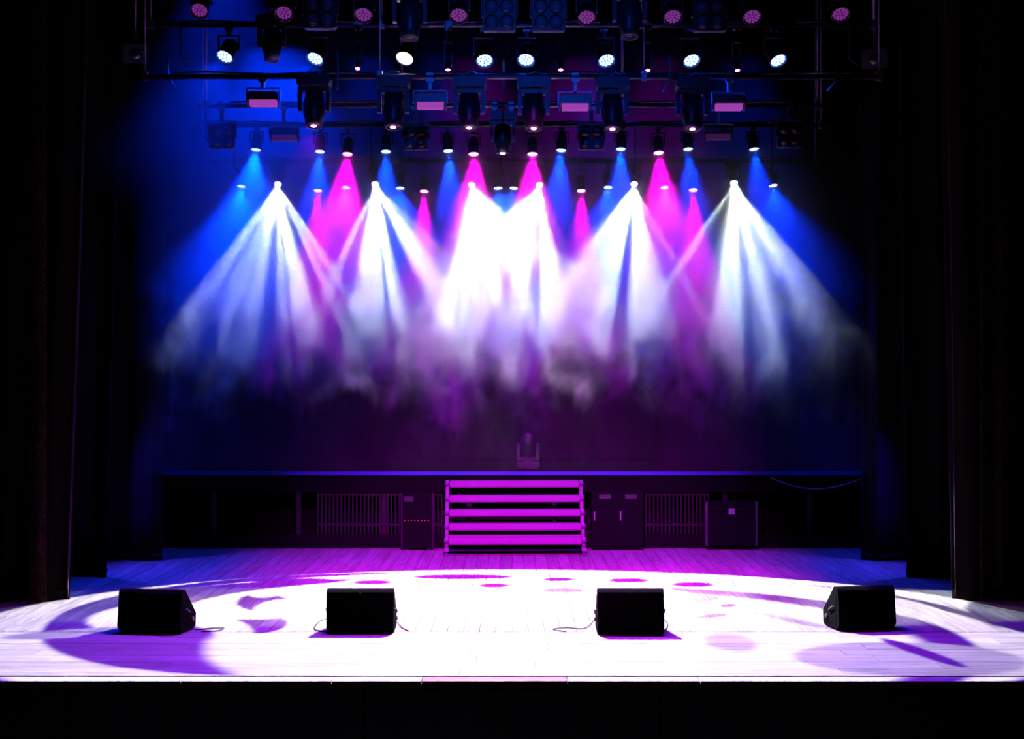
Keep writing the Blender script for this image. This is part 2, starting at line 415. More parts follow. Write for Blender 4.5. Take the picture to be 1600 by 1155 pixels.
def drape(b, x0, x1, z0, z1, amp, lam, nx, nz, thick, lean=0.0, seed=0, hem=0.0):
    rnd = random.Random(seed); ph = [rnd.uniform(0, 6.28) for _ in range(4)]
    def yy(u, k):
        s = (x0 + u * (x1 - x0))
        a = amp * (0.55 + 0.45 * k)
        return a * (math.sin(2 * PI * s / lam + ph[0]) * 0.7 + math.sin(2 * PI * s / (lam * 0.53) + ph[1] + 0.5 * k) * 0.3 + 0.35 * math.sin(2 * PI * s / (lam * 2.7) + ph[2]))
    vs = []; fs = []
    for side in (0, 1):
        for j in range(nz + 1):
            k = 1 - j / nz                     # 1 at the hem, 0 at the top
            for i in range(nx + 1):
                u = i / nx
                x = x0 + u * (x1 - x0) + lean * (1 - k) * (1 - u)
                vs.append((x, yy(u, k) + side * thick, z0 + (1 - k) * (z1 - z0) + (hem * math.sin(7 * u + ph[3]) * k if j == 0 else 0)))
    n = (nx + 1) * (nz + 1); q = nx + 1
    for j in range(nz):
        for i in range(nx):
            a = j * q + i
            fs.append((a, a + 1, a + q + 1, a + q)); fs.append((n + a, n + a + q, n + a + q + 1, n + a + 1))
    for j in range(nz):
        for i in (0, nx):
            a = j * q + i; fs.append((a, a + q, n + a + q, n + a))
    for i in range(nx):
        fs.append((i, n + i, n + i + 1, i + 1)); a = nz * q + i; fs.append((a, a + 1, n + a + 1, n + a))
    b.add(vs, fs, True)

def leg(name, label, px, py, topx, m, wid, seed, group, house=False):
    X, Y = fl(px, py); s = -1 if X < 0 else 1
    H = 8.2
    ztop = CAMZ + HY * Y / F
    lean = ((topx - 800) * Y / F - X) * H / ztop
    o = thing(name, label, 'curtain', (X, Y + .25, 0), None, group)
    one('fabric', lambda b: drape(b, 0, s * wid, 0.004, H, .10, .42, 60, 16, .02, lean, seed), m, o)
    one('hem', lambda b: drape(b, 0, s * wid, 0.002, .10, .102, .42, 60, 1, .028, 0, seed), m, o, (0, -.004, 0))
    one('heading', lambda b: b.box(min(lean - .0, lean + s * wid), max(lean, lean + s * wid), -.06, .10, H - .08, H + .02), M_black, o)
    return o, lean, H, s
lg = 'black masking curtains at the stage sides'
l1 = leg('house_curtain', 'dark heavy front curtain at left with a pale pink rim light painted on its edge', 92, 945, 124, M_house, 3.0, 3, 'front house curtains')
r1 = leg('house_curtain', 'dark heavy front curtain at right with a faint brown patterned band', 1506, 944, 1484, M_house, 3.0, 4, 'front house curtains')
leg('leg_curtain', 'black side curtain at left, just behind the front curtain', 160, 906, 182, M_leg, 3.0, 5, lg)
leg('leg_curtain', 'black side curtain at right, just behind the front curtain', 1424, 906, 1412, M_leg, 3.0, 6, lg)
leg('leg_curtain', 'black side curtain at left, farthest upstage beside the riser', 243, 881, 252, M_leg, 3.0, 7, lg)
leg('leg_curtain', 'black side curtain at right, farthest upstage beside the riser', 1357, 881, 1354, M_leg, 3.0, 8, lg)
for (o, lean, H, s), xx, name, m in ((l1, .0, 'rim_light_strip', M_rim), (r1, .0, 'rim_light_strip', M_rim)):
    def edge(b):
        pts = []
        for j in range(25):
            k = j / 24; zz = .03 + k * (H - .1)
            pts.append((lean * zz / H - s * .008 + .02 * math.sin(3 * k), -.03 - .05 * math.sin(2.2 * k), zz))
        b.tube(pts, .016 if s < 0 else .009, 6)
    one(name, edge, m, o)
o, lean, H, s = r1
one('damask_band', lambda b: drape(b, .20, .42, 0.02, H - .1, .05, .42, 14, 16, .01, 0, 11), M_damask, o, (0, -.16, 0))
o, lean, H, s = l1
one('damask_band', lambda b: drape(b, -.16, -.32, 0.02, H - .1, .05, .42, 14, 16, .01, 0, 12), M_damask, o, (0, -.16, 0))

bd = thing('backdrop_curtain', 'wide dark backdrop curtain hanging behind the riser', 'curtain', (0, 21.55, 0))
one('fabric', lambda b: drape(b, -7.2, 7.2, 0.01, 8.3, .07, .36, 300, 6, .02, 0, 21), M_drop, bd)
one('heading', lambda b: b.box(-7.2, 7.2, -.05, .09, 8.24, 8.34), M_black, bd)

# ------------------------------------------------------------------ riser with stairs
RZ = CAMZ + (HY - 737) * BK / F
rs = thing('stage_riser', 'long dark raised platform with blue light painted on its front lip', 'platform', (0, BK, 0))
one('deck', lambda b: b.box(-5.4, 5.4, .02, 2.45, RZ - .05, RZ), M_riser, rs)
one('nosing', lambda b: b.box(-5.4, 5.4, -.06, .02, RZ - .045, RZ + .002, ch=.006), M_nosing, rs, label='lip along the platform edge, blue light in its colour')
one('fascia', lambda b: b.box(-5.4, 5.4, .0, .03, RZ - .27, RZ - .055), M_riser, rs)
one('kickboard', lambda b: b.box(-5.4, 5.4, .0, .03, 0, .18), M_riser, rs)
one('back_skin', lambda b: b.box(-5.4, 5.4, .5, .53, 0, RZ - .05), M_wall, rs)
M_bar = mat('grille_bar', (0.013, 0.012, 0.014), 0.7, 0.0)
for g0, g1 in ((496, 690), (1010, 1108)):
    xa, xb = (g0 - 800) * BK / F, (g1 - 800) * BK / F
    n = int((xb - xa) / .052)
    def bars(b):
        for i in range(n + 1):
            xx = xa + i * (xb - xa) / n
            b.box(xx - .009, xx + .009, .06, .08, .18, RZ - .27)
        b.box(xa, xb, .055, .085, .30, .33); b.box(xa, xb, .055, .085, RZ - .33, RZ - .30)
    one('grille_bars', bars, M_bar, rs, kind='stuff')
for i in range(10):
    part('post', 0, lambda b: b.box(-.03, .03, .09, .15, 0, RZ - .05), M_bar, rs, (-5.2 + i * 1.155, 0, 0))

# steep metal stair unit
sx0, sx1 = (702 - 800) * BK / F, (905 - 800) * BK / F
st = thing('stair_unit', 'steep five-step metal stair glowing pink in front of the riser', 'stairs', ((sx0 + sx1) / 2, BK - .20, 0), (0, 0, R(1.2)))
hw = (sx1 - sx0) / 2
treads = [(756, 0), (779, 1), (801, 2), (823, 3), (845, 4)]
run = .13
for py, k in treads:
    yk = -k * run
    zk = CAMZ + (HY - py) * (BK - .2 + yk) / F
    tn = one('tread', lambda b: b.box(-hw + .02, hw - .02, -.10, .10, -.042, .042, ch=.008), M_ali, st, (0, yk, zk))
    one('tread_lip', lambda b: b.box(-hw + .03, hw - .03, -.112, -.10, -.03, .036), M_ali, tn)
    for sgn in (-1, 1):
        # side post under each tread, standing on the base rail
        part('side_post', (k, 0), lambda b: b.lathe([(.026, .07), (.026, zk + .05)], 10), M_ali, st, (sgn * (hw + .012), yk - .04, 0))
        part('joint', 0, lambda b: b.lathe([(.028, -.03), (.04, -.025), (.04, .025), (.028, .03)], 10), M_grey, st, (sgn * (hw + .012), yk - .04, zk))
for sgn in (-1, 1):
    part('base_rail', 0, lambda b: b.box(-.03, .03, -4 * run - .14, .05, .06, .10), M_ali, st, (sgn * (hw + .012), 0, 0))
    part('cross_bar', sgn, lambda b: b.box(-hw, hw, -.012, .012, -.012, .012), M_ali, st, (0, -.2 if sgn < 0 else -.45, .7 if sgn < 0 else .24))
    for yy in (-4 * run - .10, .0):
        part('caster', 0, lambda b: b.lathe([(.022, 0), (.034, .008), (.034, .02), (.016, .03), (.016, .062)], 10), M_grey, st, (sgn * (hw + .012), yy, 0))

# equipment under the riser edge
M_dim = mat('equipment_shell', (0.006, 0.006, 0.007), 0.8, spec=0.1)
M_plate = mat('label_plate', (0.05, 0.045, 0.055), 0.5)
M_red = mat('red_indicator', (0.4, 0.02, 0.03), 0.4, emit=(1, 0.05, 0.1), es=.5)
def px_box(x0, x1, y0, y1, d):
    return (x0 - 800) * d / F, (x1 - 800) * d / F, CAMZ + (HY - y1) * d / F, CAMZ + (HY - y0) * d / F
d0 = BK - .22
xa, xb, za, zb = px_box(628, 676, 770, 858, d0)
dm = thing('dimmer_rack', 'dark dimmer rack with red indicator strip left of the stairs', 'rack', ((xa + xb) / 2, d0, 0)); h2 = (xb - xa) / 2
one('cabinet', lambda b: b.box(-h2, h2, 0, .2, .03, zb, ch=.012), M_dim, dm)
one('label_plate', lambda b: b.box(-h2 + .03, -.05, -.006, 0, zb - .12, zb - .05), M_plate, dm)
one('indicator_strip', lambda b: [b.box(-h2 + .03 + i * .045, -h2 + .045 + i * .045, -.006, 0, zb - .375, zb - .365) for i in range(8)], M_red, dm)
one('frame', lambda b: (b.box(-h2 - .015, -h2 + .01, -.012, 0, .02, zb), b.box(h2 - .01, h2 + .015, -.012, 0, .02, zb)), M_bar, dm)
one('foot', lambda b: b.box(-h2 + .02, -h2 + .08, .02, .18, 0, .03), M_black, dm); one('foot', lambda b: b.box(h2 - .08, h2 - .02, .02, .18, 0, .03), M_black, dm)
xa, xb, za, zb = px_box(924, 1005, 768, 858, d0)
cb = thing('amplifier_cabinet', 'dark double cabinet with two label plates right of the stairs', 'cabinet', ((xa + xb) / 2, d0, 0)); h2 = (xb - xa) / 2
one('cabinet', lambda b: b.box(-h2, h2, 0, .2, 0, zb, ch=.01), M_dim, cb)
for sgn in (-1, 1):
    dr = one('door', lambda b: b.box(.012, h2 - .012, -.012, 0, .05, zb - .02), M_dim, cb, (-h2 if sgn < 0 else 0, 0, 0))
    part('label_plate', sgn, lambda b: b.box(h2 * .3, h2 * .75, -.018, -.012, zb - .10, zb - .04), M_plate, dr)
    part('handle', sgn, lambda b: b.box(h2 * .1, h2 * .14, -.03, -.012, .4, .52), M_steel, dr)
xa, xb, za, zb = px_box(1104, 1182, 784, 858, d0)
fc = thing('flight_case', 'low black flight case with purple lit lid under the riser', 'case', ((xa + xb) / 2, d0, 0)); h2 = (xb - xa) / 2
one('body', lambda b: b.box(-h2, h2, 0, .2, .06, zb - .14, ch=.012), M_dim, fc)
one('lid', lambda b: b.box(-h2, h2, 0, .2, zb - .13, zb, ch=.012), M_dim, fc)
for sx in (-1, 1):
    one('edge_profile', lambda b: b.box(sx * h2 - .015, sx * h2 + .015, -.008, 0, .06, zb), M_pipe, fc)
    part('caster', 0, lambda b: b.lathe([(.03, 0), (.035, .02), (.02, .06)], 10), M_black, fc, (sx * (h2 - .06), .1, 0))
one('latch', lambda b: b.box(-.04, .04, -.01, 0, zb - .17, zb - .09), M_steel, fc)
# cable sagging under the right end of the lip, with a small power light
def sag(b):
    pts = []
    for i in range(17):
        k = i / 16
        pts.append(at(1205 + 150 * k, 741 + 26 * math.sin(PI * (0.08 + .85 * k)) * (1 - .2 * k), BK - .09))
    b.tube(pts, .012, 6)
cbl = tag(one('power_cable', sag, M_cablel), 'pale cable sagging below the right end of the platform lip', 'cable')
pb = thing('power_box', 'tiny black box with a red light at the right end of the platform', 'box', (at(1352, 738, BK + .05).x, BK + .05, RZ))
one('case', lambda b: b.box(-.05, .05, -.04, .04, 0, .08, ch=.008), M_black, pb)
one('power_light', lambda b: b.lathe([(.010, 0), (.008, .006)], 8, Matrix.Translation((0, -.04, .05)) @ Matrix.Rotation(R(90), 4, 'X')), M_red, pb)

# ------------------------------------------------------------------ fixtures
def lens_mat(name, col, s):
    return mat(name, (0.04, 0.04, 0.04), 0.5, 0, 0.02, emit=col, es=s, spec=0.03)
L_blue = lens_mat('blue_led', (0.22, 0.34, 1.0), 7)
L_pink = lens_mat('pink_led', (1.0, 0.14, 0.80), 14)
L_bluef = lens_mat('far_blue_led', (0.22, 0.34, 1.0), 30)
L_pinkf = lens_mat('far_pink_led', (1.0, 0.14, 0.80), 40)
L_plate_bf = lens_mat('far_blue_plate', (0.0, 0.09, 1.0), 9)
L_plate_pf = lens_mat('far_pink_plate', (1.0, 0.0, 0.55), 12)
L_white = lens_mat('white_lens', (0.95, 0.97, 1.0), 45)
L_lilac = lens_mat('lilac_led', (0.95, 0.75, 1.0), 22)
L_dim = lens_mat('dim_purple_led', (0.42, 0.05, 0.55), 0.45)
L_pin = lens_mat('pin_led', (1.0, 0.22, 0.80), 9)
L_plate_b = lens_mat('blue_lens_plate', (0.0, 0.09, 1.0), 2.6)
L_plate_p = lens_mat('pink_lens_plate', (1.0, 0.0, 0.55), 3.0)
L_plate_d = mat('dark_lens_plate', (0.02, 0.015, 0.03), 0.3)
L_strobe = lens_mat('strobe_diffuser', (0.55, 0.08, 0.68), 0.6)
L_strobed = lens_mat('strobe_diffuser_dim', (0.25, 0.05, 0.42), 0.12)

def aim(tilt, pan):          # tilt from straight down towards the audience, then sideways
    return Euler((-R(tilt), 0, R(pan)), 'XYZ')
def hang(b, drop, wdt, rodr=.018):     # U-bracket and clamp reaching up to the pipe
    b.box(-wdt - .012, -wdt, -.02, .02, -.02, drop * .55); b.box(wdt, wdt + .012, -.02, .02, -.02, drop * .55)
    b.box(-wdt - .012, wdt + .012, -.02, .02, drop * .55, drop * .55 + .014)
    b.box(-rodr, rodr, -.012, .012, drop * .55, drop - .03)
def clamp(b):
    b.prism([(-.035, -.05), (.035, -.05), (.045, .0), (.03, .035), (-.03, .035), (-.045, .0)], -.022, .022)

def par(name, label, group, px, py, d, pipez, r, colname, tilt=40, pan=0, power=0, deg=38, cat='stage light', length=.22):
    lens_p = at(px, py, d); rot = aim(tilt, pan)
    dirv = rot.to_matrix() @ Vector((0, 0, -1))
    root = thing(name, label, cat, lens_p - dirv * (length * .45), None, group)
    drop = pipez - root.location.z
    col = {'blue': (L_blue, L_plate_b, BLUE), 'pink': (L_pink, L_plate_p, PINK), 'lilac': (L_lilac, L_lilac, (0.9, 0.55, 1.0)), 'dim': (L_dim, L_plate_d, (0.5, 0, 0.6))}[colname]
    if d > 17: col = {'blue': (L_bluef, L_plate_bf, BLUE), 'pink': (L_pinkf, L_plate_pf, PINK)}.get(colname, col)
    hl = length * .45
    hs = part('housing', (r, length), lambda b: b.lathe([(r * .45, length * .5), (r * .8, length * .38), (r * .98, length * .1), (r * 1.0, -hl), (r * 1.12, -hl), (r * 1.12, -hl - .03), (r * 1.03, -hl - .03), (r * 1.03, -hl - .004)], 20, cap=False), M_case, root, (0, 0, 0), rot)
    part('lens', (r, length), lambda b: b.lathe([(r * 1.02, -hl - .004), (r * .5, -hl - .002)], 20), col[1], hs)
    def cells(b):
        pts = [(0, 0)] + [(.42 * math.cos(a * PI / 3), .42 * math.sin(a * PI / 3)) for a in range(6)] + [(.74 * math.cos(a * PI / 6 + .26), .74 * math.sin(a * PI / 6 + .26)) for a in range(12)]
        for ux, uy in pts:
            b.lathe([(.165 * r, -hl - .006), (.15 * r, -hl - .014), (.08 * r, -hl - .018)], 8, Matrix.Translation((ux * r, uy * r, 0)))
    part('led_cells', (r, length), cells, col[0], hs, kind='stuff')
    part('cooling_fins', (r, length), lambda b: [b.lathe([(r * .92, z), (r * .92, z + .008)], 16) for z in (length * .16, length * .24, length * .32)], M_grey, hs)
    part('bracket', (round(drop, 3), r), lambda b: hang(b, drop, r * 1.13), M_case, root)
    part('clamp', 0, clamp, M_steel, root, (0, 0, drop))
    if power: spot('lamp_light', name + colname, col[2], power, deg, .75, hs, (0, 0, -hl - .06), radius=r * .5)
    return root

def moving_head(name, label, group, px, py, d, pipez, tilt=40, pan=0, colname='white', lr=.05, s=1.0, up=False, power=0, deg=20, roll=0.0):
    """px, py: where the lens shows.  Hangs under a pipe, or stands on its base when up."""
    rot = aim(tilt, pan); hl = .19 * s
    dirv = rot.to_matrix() @ Vector((0, 0, -1))
    root = thing(name, label, 'moving head light', at(px, py, d) - dirv * (hl + .01), None, group)
    f = -1 if up else 1
    bz = .235 * s                                   # base sits this far from the tilt axis
    mt = {'white': L_white, 'pin': L_pin, 'dark': M_glass}[colname]
    hd = part('head', s, lambda b: b.lathe([(.05 * s, .17 * s), (.085 * s, .15 * s), (.105 * s, .05 * s), (.105 * s, -.06 * s), (.085 * s, -.12 * s), (.08 * s, -.19 * s), (.07 * s, -.19 * s), (.068 * s, -.175 * s)], 20, cap=False), M_case, root, (0, 0, 0), rot)
    part('lens', (lr, s), lambda b: b.lathe([(lr, -.178 * s), (lr * .9, -.19 * s), (lr * .4, -.197 * s)], 18), mt, hd)
    part('lens_ring', (lr, s), lambda b: b.lathe([(lr, -.185 * s), (.08 * s, -.185 * s), (.08 * s, -.172 * s), (lr, -.172 * s)], 18, cap=False), M_black, hd)
    part('back_cap', s, lambda b: b.lathe([(.055 * s, .165 * s), (.05 * s, .18 * s), (.03 * s, .185 * s)], 14), M_grey, hd)
    def yoke(b):
        for q in (-1, 1):
            b.prism([(q * .115 * s, -.04 * s), (q * .15 * s, -.04 * s), (q * .155 * s, .10 * s), (q * .15 * s, .17 * s), (q * .115 * s, .17 * s)], -.045 * s, .045 * s, Matrix.Scale(f, 4, Vector((0, 0, 1))))
        z0, z1 = sorted((f * .15 * s, f * .185 * s)); b.box(-.15 * s, .15 * s, -.06 * s, .06 * s, z0, z1)
        z0, z1 = sorted((f * .185 * s, f * .20 * s)); b.box(-.06 * s, .06 * s, -.06 * s, .06 * s, z0, z1)
    part('yoke', (s, f), yoke, M_case, root)
    z0, z1 = sorted((f * .20 * s, f * .30 * s))
    part('base', (s, f), lambda b: b.box(-.16 * s, .16 * s, -.11 * s, .11 * s, z0, z1, ch=.02 * s), M_base, root)
    if not up:
        drop = pipez - root.location.z
        for q in (-1, 1):
            def cl(b):
                b.box(-.016, .016, -.014, .014, .30 * s, drop - .035)
                b.prism([(-.03, drop - .045), (.03, drop - .045), (.036, drop), (.024, drop + .036), (-.024, drop + .036), (-.036, drop)], -.02, .02)
            part('clamp', (round(drop, 3), s), cl, M_steel, root, (q * .10 * s, 0, 0))
        rnd = random.Random(int(px))
        a1, a2 = rnd.uniform(.02, .06), rnd.uniform(-.05, .05)
        one('safety_cable', lambda b: b.tube([(-.11 * s, -.03, .31 * s), (-.05 * s + a2, -.10, .315 * s), (.02, -.12, .31 * s + a1), (.07 * s, -.08, .33 * s), (a2, -.04, drop - .07), (-.04, 0, drop + .03)], .007, 6), M_cablel, root)
    else:
        for q in (-1, 1):
            part('foot', (s, q), lambda b: b.box(-.02, .02, -.08 * s, .08 * s, -.315 * s, -.30 * s), M_black, root, (q * .12 * s, 0, 0))
    return root, hd

ORD = ['leftmost', 'second from left', 'third from left', 'fourth from left', 'fifth from left', 'sixth from left', 'seventh from left', 'eighth from left']
def order(i, n):
    if i == n - 1: return 'rightmost'
    return ORD[i] if i <= n // 2 or n < 5 else {2: 'second from right', 3: 'third from right', 4: 'fourth from right'}.get(n - i, ORD[i])

PIPES = {'top': (13.0, 5.98, 3.7), 'front': (14.0, 5.78, 3.7), 'mover': (13.4, CAMZ + (HY - 120) * 13.4 / F, 3.6), 'blinder': (15.2, 5.22, 3.4), 'mid': (16.8, 5.30, 3.8), 'back': (18.0, 5.06, 4.0)}
PL = {'top': 'highest steel lighting pipe at the very top of the view', 'front': 'steel lighting pipe carrying the bright upper row of blue lamps', 'mover': 'steel lighting pipe with moving heads below the upper blue lamps', 'blinder': 'dark lighting pipe with faint four-lamp panels over mid stage', 'mid': 'dark lighting pipe carrying the middle row of blue and pink lamps', 'back': 'dark lighting pipe farthest upstage carrying the six white beam lights'}
for k, (d, z, hwid) in PIPES.items():
    p = thing('lighting_batten', PL[k], 'lighting pipe', (0, d, z), None, 'lighting pipes over the stage')
    one('pipe', lambda b: b.tube([(-hwid, 0, 0), (hwid, 0, 0)], .026, 10), M_pipe, p)
    one('cable_tray', lambda b: b.tube([(-hwid * .9 + i * hwid * .09, .05, .045 + .012 * math.sin(i * 1.7)) for i in range(21)], .012, 6), M_cable, p)
    for q in (-1, -.36, .36, 1):
        part('suspension_cable', round(z, 2), lambda b: b.tube([(0, 0, 0), (0, 0, 9.5 - z)], .007, 6), M_steel, p, (q * hwid * .97, 0, 0))
        part('pipe_clamp', 0, lambda b: b.box(-.025, .025, -.034, .034, -.034, .05), M_steel, p, (q * hwid * .97, 0, 0))

# front row of pars
A = [352, 493, 633, 757, 822, 947, 1080, 1215]; AY = [87, 90, 89, 93, 92, 93, 93, 93]
for i, x in enumerate(A):
    pan = (800 - x) * .0 + (-22 if i < 2 else -18 if i == 2 else 8 if i == 3 else -8 if i == 4 else 14 if i < 7 else 24)
    nm = 'lilac white' if i == 2 else 'blue'
    par('par_light', f'{nm} round stage lamp, {order(i, 8)} in the brightest upper row', 'upper row of round lamps', x, AY[i], 14.0, PIPES['front'][1], .082, 'lilac' if i == 2 else 'blue', 38, pan, PW['front'] * (.25 if i == 2 else 1.6 if i < 2 else 1), 72)
# small pin spots between them
for i, (x, y) in enumerate([(559, 105), (700, 107), (876, 107), (1012, 108), (1152, 108)]):
    par('pin_spot', f'tiny pink pin spot, {order(i, 5)} between the upper row lamps', 'pin spots in the upper row', x, y, 13.95, PIPES['front'][1], .026, 'pink', 35, 0, 0, length=.14)
# dim purple pars at the top
for i, (x, y) in enumerate([(312, 15), (444, 19), (568, 22), (717, 23), (917, 26), (1051, 25), (1175, 25), (1313, 21)]):
    par('par_light', f'dim purple dotted lamp, {order(i, 8)} along the top of the view', 'dim purple lamps at the top', x, y, 13.0, PIPES['top'][1], .078, 'dim', 42, 0, 0)
# middle row
B = [400, 500, 603, 700, 877, 970, 1075, 1178]; BY = [232, 235, 235, 234, 233, 231, 231, 231]
for i, x in enumerate(B):
    par('par_light', f'blue round stage lamp, {order(i, 8)} in the middle row', 'middle row of blue lamps', x, BY[i], 16.8, PIPES['mid'][1], .064, 'blue', 18, (-9, -3, 4, 14, -14, -6, 6, 14)[i], PW['mid'] * (1.7, 1, 1, 1, 1, .9, .7, .6)[i], 58 if i == 0 else 42)
for i, (x, y) in enumerate([(543, 239), (740, 239), (832, 239), (1029, 237)]):
    par('par_light', f'pink round stage lamp, {order(i, 4)} in the middle row', 'middle row of pink lamps', x, y, 16.78, PIPES['mid'][1], .064, 'pink', 20, (-4, 2, -2, 4)[i], PW['pink'], 46)
# lower back row
for i, (x, y) in enumerate([(377, 289), (541, 291), (625, 292), (778, 292), (803, 292), (950, 291), (1038, 291), (1208, 288)]):
    par('par_light', f'small blue stage lamp, {order(i, 8)} in the lowest row', 'lowest row of blue lamps', x, y, 18.0, PIPES['back'][1], .058, 'blue', 18, (-6, -6, 10, 14, -14, -6, 10, 14)[i], PW['back'] * (2.6, .7, 1, 1, 1, .9, .7, .8)[i], 84)
for i, (x, y) in enumerate([(497, 296), (663, 297), (908, 296), (1083, 295)]):
    par('par_light', f'pink round stage lamp, {order(i, 4)} in the lowest row', 'lowest row of pink lamps', x, y, 17.98, PIPES['back'][1], .058, 'pink', 20, 0, PW['pinkback'], 34)

# six white fan beams
FANS = [(434, 289, 33, 42, 1.05), (586, 289, 24, 52, 1.1), (737, 290, 24, 55, 1.1), (843, 290, 53, 23, 1.0), (991, 289, 47, 27, .8), (1147, 287, 42, 36, .7)]
for i, (x, y, la, ra, pw) in enumerate(FANS):
    tilt = 38
    root, hd = moving_head('beam_moving_head', f'white beam moving head, {order(i, 6)} of the six fanning through the haze', 'six white beam moving heads', x, y, 18.0 - .02, PIPES['back'][1] + .0, tilt, 0, 'white', .042, .62)
    d = bpy.data.lights.new('fan_beam', 'SPOT'); d.color = WHITE; d.energy = PW['fan'] * pw
    ct = math.cos(R(tilt))
    u0, u1 = -math.tan(R(la)) * ct * .9, math.tan(R(ra)) * ct * .9
    d.spot_size = 2 * math.atan(max(-u0, u1) * 1.05 + .05); d.spot_blend = .05; d.shadow_soft_size = .02
    t, e, u, v = gobo_uv(d)
    # one long oval opening cut into rays by glass ribs
    c0, hw_ = (u0 + u1) / 2, (u1 - u0) / 2
    ru = t.m('DIVIDE', t.m('SUBTRACT', u, c0), hw_); rv = t.m('DIVIDE', v, .17)
    rr = t.m('SQRT', t.m('ADD', t.m('MULTIPLY', ru, ru), t.m('MULTIPLY', rv, rv)))
    n1 = t.noise(t.comb(u, t.m('MULTIPLY', v, .06), i * 7.3), 6.5, 2.0, .55)
    rib = t.ss(n1, .43, .58, .05, 1.5)
    msk = t.m('MULTIPLY', t.ss(rr, .90, 1.02, 1.0, 0.0), rib)
    t.link(msk, e.inputs['Strength'])
    o = bpy.data.objects.new('fan_beam', d); C.objects.link(o); o.parent = hd; o.location = (0, 0, -.14)

# moving heads hanging under the upper lamps, each with a small pink lens
for i, (x, lx, ly) in enumerate([(490, 476, 201), (614, 603, 203), (733, 732, 204), (834, 833, 205), (957, 958, 206), (1082, 1085, 206)]):
    root, hd = moving_head('spot_moving_head', f'hanging moving head with tiny pink lens, {order(i, 6)} in the upper rig', 'hanging moving heads in the upper rig', x, ly - 2, 13.4, PIPES['mover'][1], 12, 0, 'pin', .028, 1.0)
    spot('pin_beam', 'pin', (0.6, 0.0, 0.95), PW['pin'], 95, .8, hd, (0, 0, -.24))
# moving head added in the middle of the rig as source of the swirl
moving_head('added_pattern_head', 'added moving head at the centre of the rig projecting the swirl on the floor', None, (SW.x) * F / 15.2 + 800, HY - (SW.z + .03 - CAMZ) * F / 15.2, 15.2, PIPES['blinder'][1], 0, 0, 'white', .03, .9)
# dark moving heads at the top edge
for i, (x, y, s) in enumerate([(424, 96, .9), (640, 62, 1.05), (984, 60, 1.05)]):
    moving_head('spot_moving_head', ('unlit dark moving head behind the upper row near its left end', 'unlit dark moving head at top, left of centre', 'unlit dark moving head at top, right of centre')[i], 'unlit moving heads at the top', x, y, 13.0 if i else 14.0, PIPES['top'][1] if i else PIPES['front'][1], 8, 0, 'dark', .05, s)
# moving head standing on the riser
hm, hdm = moving_head('floor_moving_head', 'dark moving head standing upright on the riser above the stairs', None, 825, 710, 19.5, 0, 150, 0, 'dark', .05, 1.0, up=True)
hm.location = (at(825, 710, 19.5).x, 19.5, RZ + .318)

# four-lamp blinders
def blinder(label, group, x, y, d, pipez, s):
    root = thing('blinder_light', label, 'stage light', at(x, y, d), None, group)
    drop = pipez - root.location.z
    part('housing', s, lambda b: b.box(-.17 * s, .17 * s, 0, .10 * s, -.17 * s, .17 * s, ch=.015), M_case, root)
    for ix in (-1, 1):
        for iz in (-1, 1):
            lp = part('lamp', s, lambda b: b.lathe([(.062 * s, .0), (.058 * s, .012 * s), (.03 * s, .026 * s), (.012 * s, .03 * s)], 14), M_glass, root, (ix * .078 * s, 0, iz * .078 * s), (R(90), 0, 0))
            part('lamp_ring', s, lambda b: b.lathe([(.062 * s, -.002), (.074 * s, -.002), (.074 * s, .014 * s), (.062 * s, .014 * s)], 14, cap=False), M_black, lp)
    part('bracket', (round(drop, 3), s), lambda b: (b.box(-.19 * s, -.175 * s, .03, .07, -.02, .20 * s), b.box(.175 * s, .19 * s, .03, .07, -.02, .20 * s), b.box(-.19 * s, .19 * s, .03, .07, .195 * s, .21 * s), b.box(-.02, .02, -.01, .05, .2 * s, max(drop, .22 * s))), M_case, root)
    part('clamp', 0, clamp, M_steel, root, (0, 0, drop))
for i, (x, y) in enumerate([(499, 18), (780, 22), (857, 22), (1110, 22)]):
    blinder(f'unlit square four-lamp blinder, {order(i, 4)} at the top edge', 'four-lamp blinders at the top', x, y, 13.0, PIPES['top'][1], .9)
for i, (x, y) in enumerate([(346, 212), (649, 214), (924, 214), (1235, 210)]):
    blinder(f'faint square four-lamp blinder, {order(i, 4)} above the middle row', 'four-lamp blinders over mid stage', x, y, 15.2, PIPES['blinder'][1], .8)
# strobe bars
def strobe(label, group, x, y, d, pipez, m, wd=.145):
    root = thing('strobe_bar', label, 'stage light', at(x, y, d), None, group)
    drop = pipez - root.location.z
    part('housing', wd, lambda b: b.prism([(-wd, -.02), (wd, -.02), (wd, .045), (wd - .03, .06), (-wd + .03, .06), (-wd, .045)], 0, .13), M_grey, root)
    part('diffuser', wd, lambda b: b.prism([(-wd + .02, -.075), (wd - .02, -.075), (wd - .02, -.02), (-wd + .02, -.02)], .01, .11), m, root)
    part('end_plate', wd, lambda b: (b.box(-wd - .008, -wd, -.005, .135, -.08, .06), b.box(wd, wd + .008, -.005, .135, -.08, .06)), M_case, root)
    part('bracket', (round(drop, 3), wd), lambda b: (b.box(-wd - .02, -wd - .008, .04, .08, -.02, .10), b.box(wd + .008, wd + .02, .04, .08, -.02, .10), b.box(-wd - .02, wd + .02, .04, .08, .09, .10), b.box(-.015, .015, -.01, .06, .09, max(drop, .11))), M_steel, root)
    part('clamp', 0, clamp, M_steel, root, (0, 0, drop))
for i, (x, y) in enumerate([(410, 152), (672, 156), (899, 158), (1140, 158)]):
    strobe(f'strobe bar with pink glowing panel, {order(i, 4)} beside the hanging moving heads', 'strobe bars in the upper rig', x, y, 13.4, PIPES['mover'][1], L_strobe)
